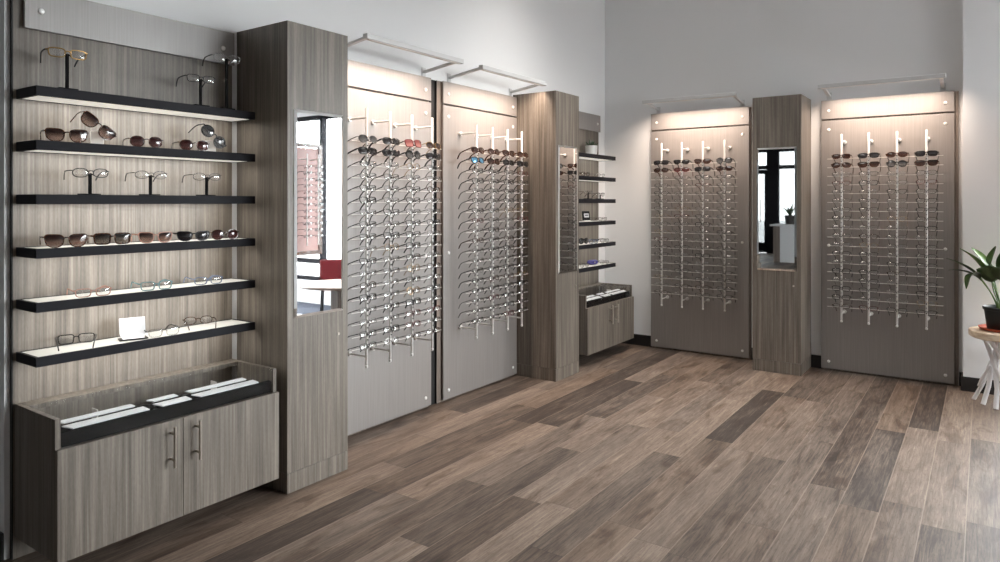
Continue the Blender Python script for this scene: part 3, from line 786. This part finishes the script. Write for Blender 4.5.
def pillow(cx_, a, b, z0, z1, n=28, ex=2.6):
    m = MB(); m.round = True; rings = []
    for q in range(9):
        ph = PI * q / 8 - PI / 2; rr = max(math.cos(ph), 0) ** .55; zz = (z0 + z1) / 2 + math.sin(ph) * (z1 - z0) / 2
        ring = []
        for k in range(n):
            an = 2 * PI * k / n; c, s_ = math.cos(an), math.sin(an)
            ring.append(m.bm.verts.new((cx_ + a * rr * math.copysign(abs(c) ** (2 / ex), c), b * rr * math.copysign(abs(s_) ** (2 / ex), s_), zz)))
        rings.append(ring)
    for a_, b_ in zip(rings, rings[1:]):
        for k in range(n): m.bm.faces.new((a_[k], a_[(k + 1) % n], b_[(k + 1) % n], b_[k]))
    return m
m_ = pillow(0, .062, .028, 0, .044); bmesh.ops.remove_doubles(m_.bm, verts=m_.bm.verts, dist=1e-5); m_.done('shell', M['purple'], pc)
MB().box(-.006, .006, -.0300, -.0270, .015, .029, .001).done('clasp', M['steel'], pc)
sit('e3', .178, -0.740, z6, .0205, -9, 'thin silver eyeglasses left of the violet case, lowest far shelf', 3)
sit('e1', .178, -0.358, z6, .0200, -9, 'thin gunmetal eyeglasses at the free end of lowest far shelf', 3)

# ------------------------------------------------------------------ stool and plant
SX, SY = 3.045, -.40
st = thing('branch_stool', 'round pale wood slab stool on white crossed branch legs beside the rack', 'stool', (SX, SY, 0))
mb = MB(); mb.round = True; n = 48; rr = random.Random(3)
rad = [.183 + .004 * math.sin(3 * 2 * PI * k / n + 1) + .003 * math.sin(7 * 2 * PI * k / n) for k in range(n)]
rg = []
for off, z in ((-.012, .432), (0, .438), (.001, .455), (0, .474), (-.006, .479)):
    rg.append([mb.bm.verts.new(((rad[k] + off) * math.cos(2 * PI * k / n), (rad[k] + off) * math.sin(2 * PI * k / n), z)) for k in range(n)])
for a, b in zip(rg, rg[1:]):
    for k in range(n): mb.bm.faces.new((a[k], a[(k + 1) % n], b[(k + 1) % n], b[k]))
mb.bm.faces.new(rg[0][::-1]); mb.bm.faces.new(rg[-1])
mb.done('slab_top', M['slab'], st)
# crossed branches: foot (x, y) -> head (x, y), relative to the stool centre
for fx, fy, hx, hy, r0 in ((-.153, .051, .010, -.02, .0125), (-.102, -.067, -.015, .055, .014), (-.035, -.150, -.03, .02, .015), (.06, -.155, -.10, .00, .013), (.150, -.02, -.07, -.06, .013), (.09, .13, -.02, -.09, .014), (-.03, .16, .07, .02, .013), (.13, .07, .05, -.06, .012)):
    pts = [Vector((fx, fy, 0)), Vector((fx * .72 + hx * .28 + .006, fy * .72 + hy * .28, .12)), Vector((fx * .42 + hx * .58 - .005, fy * .42 + hy * .58 + .004, .25)), Vector((fx * .2 + hx * .8, fy * .2 + hy * .8, .35)), Vector((hx, hy, .434))]
    MB().tube(pts, [r0 * 1.02, r0, r0 * 1.06, r0, r0 * .9], 9).done('leg', M['bark'], st)
MB().tube([(-.125, .025, .10), (-.108, -.01, .155), (-.062, -.02, .25)], [.009, .0105, .010], 8).done('leg', M['bark'], st)
sc_ = MB().lathe([(0, .0), (.095, .0), (.118, .006), (.130, .019), (.130, .022), (.125, .021), (.112, .010), (.09, .006), (0, .006)], n=40)
sau = sc_.done('saucer', M['terra']); sau.location = (SX, SY, .4795)
tag(sau, 'round terracotta saucer under the black plant pot on the stool', 'saucer')
pp = thing('potted_plant', 'broad-leaved green plant in black pot on the pale slab stool', 'potted plant', (SX, SY, .486))
MB().lathe([(0, 0), (.078, 0), (.082, .004), (.098, .128), (.105, .130), (.107, .148), (.102, .150), (.097, .142), (.094, .128), (0, .124)], n=40).done('pot', M['pot'], pp)
MB().lathe([(0, .128), (.0935, .128), (.0935, .1245), (0, .1245)], n=24).done('soil', M['soil'], pp)
def leaf(base, ctrl, tip, w, mat, roll=0., s0=.42):
    """stalk + curved lance-shaped blade with a midrib fold along a bent path (relative to the pot)"""
    b, c_, t = Vector(base), Vector(ctrl), Vector(tip)
    cur = lambda s: b * (1 - s) ** 2 + c_ * 2 * s * (1 - s) + t * s * s
    N = 16
    stk = MB().tube([cur(s0 * k / 6) for k in range(7)], [.0055, .005, .0045, .0042, .004, .0036, .003], 7).done('stalk', M['leafB'], pp)
    m = MB(); m.round = True; rows = []
    for i in range(N + 1):
        s = s0 + (1 - s0) * i / N; p = cur(s); d = (cur(min(s + .02, 1.02)) - cur(s - .02)).normalized()
        side = d.cross(Vector((0, 0, 1)))
        if side.length < .05: side = Vector((1, 0, 0))
        side = (Matrix.Rotation(roll, 3, d) @ side.normalized())
        nrm = side.cross(d).normalized()
        u = i / N; ww = w * (math.sin(PI * u ** .8) ** .75 if 0 < u < 1 else 0) * (1 - .25 * u) + .0012
        rows.append(([p + side * q * ww + nrm * (abs(q) * ww * .28 + .07 * w * math.sin(8 * u + q * 2) * abs(q)) for q in (-1, -.55, 0, .55, 1)], nrm))
    T = .0011
    up = [[m.bm.verts.new(v + nr * T) for v in r] for r, nr in rows]; lo = [[m.bm.verts.new(v - nr * T) for v in r] for r, nr in rows]
    for i in range(N):
        for q in range(4):
            m.bm.faces.new((up[i][q], up[i][q + 1], up[i + 1][q + 1], up[i + 1][q])); m.bm.faces.new((lo[i][q + 1], lo[i][q], lo[i + 1][q], lo[i + 1][q + 1]))
        m.bm.faces.new((up[i][0], up[i + 1][0], lo[i + 1][0], lo[i][0])); m.bm.faces.new((up[i + 1][4], up[i][4], lo[i][4], lo[i + 1][4]))
    for i in (0, N):
        for q in range(4): m.bm.faces.new((up[i][q], up[i][q + 1], lo[i][q + 1], lo[i][q]))
    m.done('leaf_blade', mat, stk)
Z0 = .128
for base, ctrl, tip, w, mt, ro_ in (
    ((-.02, .01, Z0), (-.08, .0, .37), (-.305, .00, .452), .030, 'leafA', .25),
    ((-.02, -.01, Z0), (-.09, -.03, .40), (-.292, -.04, .375), .030, 'leafA', .1),
    ((-.015, .02, Z0), (-.03, .02, .38), (-.228, .00, .520), .036, 'leafB', .35),
    ((-.01, -.02, Z0), (-.16, -.08, .50), (-.192, -.10, .262), .058, 'leafA', .15),
    ((-.01, .01, Z0), (-.03, .02, .40), (-.165, .05, .525), .038, 'leafB', -.4),
    ((0, -.01, Z0), (-.10, -.02, .34), (-.035, -.05, .545), .070, 'leafA', 1.0),
    ((.01, -.01, Z0), (-.01, -.02, .36), (.050, -.03, .58), .066, 'leafA', .9),
    ((.0, -.02, Z0), (-.06, -.06, .42), (-.13, -.14, .40), .060, 'leafA', .5),
    ((.02, -.02, Z0), (.00, -.07, .42), (-.02, -.20, .42), .058, 'leafA', .3),
    ((.0, .02, Z0), (-.05, .06, .36), (-.12, .12, .46), .05, 'leafA', .3),
    ((.02, 0, Z0), (.08, -.02, .42), (.24, -.06, .44), .056, 'leafA', .2),
    ((.02, .02, Z0), (.08, .03, .40), (.27, .06, .34), .052, 'leafB', .2),
    ((.01, -.02, Z0), (.05, -.12, .46), (.08, -.25, .30), .056, 'leafA', .1),
    ((.02, -.02, Z0), (.12, -.10, .44), (.20, -.19, .28), .052, 'leafB', .1),
    ((0, .02, Z0), (.03, .07, .40), (.10, .14, .50), .050, 'leafA', .1),
):
    leaf(base, ctrl, tip, w, M[mt], ro_)

# ------------------------------------------------------------------ seating corner and counter, seen in the mirrors
tb = thing('play_table', 'low round pale table seen in the nearest mirror', 'table', (3.66, -.72, .006))
MB().lathe([(0, .385), (.40, .385), (.425, .390), (.430, .400), (.425, .412), (.41, .415), (0, .415)], n=56).done('tabletop', M['tabletop'], tb)
MB().box(-.06, .06, -.06, .06, .02, .386, .004).done('pedestal', M['lamd'], tb)
MB().box(-.2, .2, -.2, .2, 0, .02, .004).done('base', M['black'], tb)
ch = thing('child_chair', 'red child chair behind the low round table, seen in the nearest mirror', 'chair', (4.14, -.36, .006), R(-53))
MB().box(-.15, .15, -.15, .15, .29, .32, .012).done('seat', M['redfab'], ch)
mb = MB(); mb.box(-.15, .15, -.012, .012, .0, .24, .01, 2, Matrix.Translation((0, .15, .38)) @ Matrix.Rotation(R(-8), 4, 'X')); mb.done('backrest', M['redfab'], ch)
for sx in (-1, 1):
    MB().tube([(sx * .14, -.13, 0), (sx * .13, -.12, .292)], .011).done('leg', M['black'], ch)
    MB().tube([(sx * .14, .17, 0), (sx * .13, .13, .29), (sx * .13, .155, .42)], .011).done('leg', M['black'], ch)
ds = thing('pole_display', 'pink brown framed eyewear display on a white pole, seen in the nearest mirror', 'display stand', (4.30, -.86, .006), -PI / 2)
MB().tube([(0, 0, 0), (0, 0, HC - .006)], .022, 16).done('pole', M['lamp'], ds)
MB().lathe([(0, 0), (.16, 0), (.16, .012), (.03, .02), (0, .02)], n=32).done('base', M['lamp'], ds)
MB().box(-.36, .36, -.05, -.03, .74, 1.94, .002).done('board', M['blush'], ds)
fm = MB()
for a in ((-.41, -.36, .70, 1.99), (.36, .41, .70, 1.99)): fm.box(a[0], a[1], -.06, -.025, a[2], a[3], .003)
for a in ((.70, .745), (1.945, 1.99)): fm.box(-.36, .36, -.06, -.025, a[0], a[1], .003)
fm.done('frame', M['brown'], ds)
for x in (-.24, -.08, .08, .24):
    MB().tube([(x, -.19, .82), (x, -.19, 1.86)], .007, 10).tube([(x, -.19, 1.80), (x, -.05, 1.80)], .006, 8).done('rod', M['alu'], ds)
dm = Matrix.Translation((4.30, -.86, .006)) @ Matrix.Rotation(-PI / 2, 4, 'Z')
for ci, x in enumerate((-.24, -.08)):
    for k in range(12):
        glasses(['e0', 'e2', 'e5', 'e1'][(k + ci) % 4], dm @ Matrix.Translation((x, -.207, 1.72 - .072 * k)), f"{DESIGN[['e0', 'e2', 'e5', 'e1'][(k + ci) % 4]][0]} eyeglasses {ORD[k]} down {'outer' if ci == 0 else 'inner'} rod of mirrored pole display", 'eyeglasses on the pole display')
ct_ = thing('counter', 'white reception counter with brown end panel, seen in the back wall mirror', 'counter', (-.10, -10.95, 0))
MB().box(-.62, .75, -.3, .22, 0, .79, .004).done('front_panel', M['counter'], ct_)
MB().box(-.76, -.625, -.3, .22, 0, .79, .004).done('end_panel', M['lamd'], ct_)
MB().box(-.82, .80, -.36, .28, .791, .83, .005).done('worktop', M['counter'], ct_)
p2 = thing('potted_plant', 'leafy plant in grey pot on the counter, seen in back wall mirror', 'potted plant', (-.56, -10.95, .831))
MB().lathe([(0, 0), (.09, 0), (.12, .2), (.115, .2), (.1, .17), (0, .17)], n=28).done('pot', M['gun'], p2)
for k in range(9):
    a = k * 2.4; tx = Vector((.2 * math.cos(a), .2 * math.sin(a), .34 + .06 * (k % 3)))
    MB().ribbon([(0, 0, .17), tx * .5 + Vector((0, 0, .12)), tx], [.004, .06, .006], .004, (-math.sin(a), math.cos(a), 0)).done('leaf', M['leafA'], p2)

# ------------------------------------------------------------------ light
w = bpy.data.worlds.new('daylight'); SC.world = w; w.use_nodes = True
bg = w.node_tree.nodes['Background']; bg.inputs[0].default_value = (.97, .98, 1, 1); bg.inputs[1].default_value = 20.0
def portal(loc, rot, sx, sy):
    l = bpy.data.lights.new('window_portal', 'AREA'); l.shape = 'RECTANGLE'; l.size = sx; l.size_y = sy; l.cycles.is_portal = True
    o = bpy.data.objects.new('window_portal', l); COL.objects.link(o); o.location = loc; o.rotation_euler = rot
portal(((wx0 + wx1) / 2, .12, (wz0 + wz1) / 2), (R(-90), 0, 0), wx1 - wx0, wz1 - wz0)
portal((XR + .13, (wy0 + wy1) / 2, (wz0 + wz1) / 2), (0, R(90), 0), wz1 - wz0, wy1 - wy0)
portal(((sx0 + sx1) / 2, YS - .12, sz1 / 2), (R(90), 0, 0), sx1 - sx0, sz1)
def ceiling_fill(x, y, sx, sy, e):  # added fill light overhead, no fixture built for it
    l = bpy.data.lights.new('ceiling_fill', 'AREA'); l.shape = 'RECTANGLE'; l.size = sx; l.size_y = sy; l.energy = e; l.color = (1, .95, .88)
    o = bpy.data.objects.new('ceiling_fill', l); COL.objects.link(o); o.location = (x, y, HC - .02)
    return o
for x, y, e in ((1.1, -1.7, 16), (3.9, -3.4, 4), (1.0, -9.5, 4)):
    ceiling_fill(x, y, 1.2, .6, e).data.spread = R(95)

# ------------------------------------------------------------------ camera
F, YAW, V0 = 691.88, 34.98, 202.33
cam = bpy.data.cameras.new('camera'); co = bpy.data.objects.new('camera', cam); COL.objects.link(co)
co.location = (2.9488, -5.9529, 1.3145); co.rotation_euler = (R(90), 0, R(YAW))
cam.sensor_fit = 'HORIZONTAL'; cam.sensor_width = 36; cam.lens = F * 36 / 1000
cam.shift_y = -(281 - V0) / 1000
cam.clip_start = .05; cam.clip_end = 200
SC.camera = co
vs = SC.view_settings
SC.display_settings.display_device = 'sRGB'
vs.view_transform = 'Standard'; vs.look = 'None'; vs.gamma = 1; vs.exposure = .37; vs.use_curve_mapping = False
cy = SC.cycles
cy.use_denoising = True
cy.max_bounces = 8; cy.diffuse_bounces = 5; cy.glossy_bounces = 5; cy.transmission_bounces = 6; cy.transparent_max_bounces = 32
cy.sample_clamp_indirect = 6; cy.caustics_reflective = False; cy.caustics_refractive = False
bpy.context.view_layer.update()
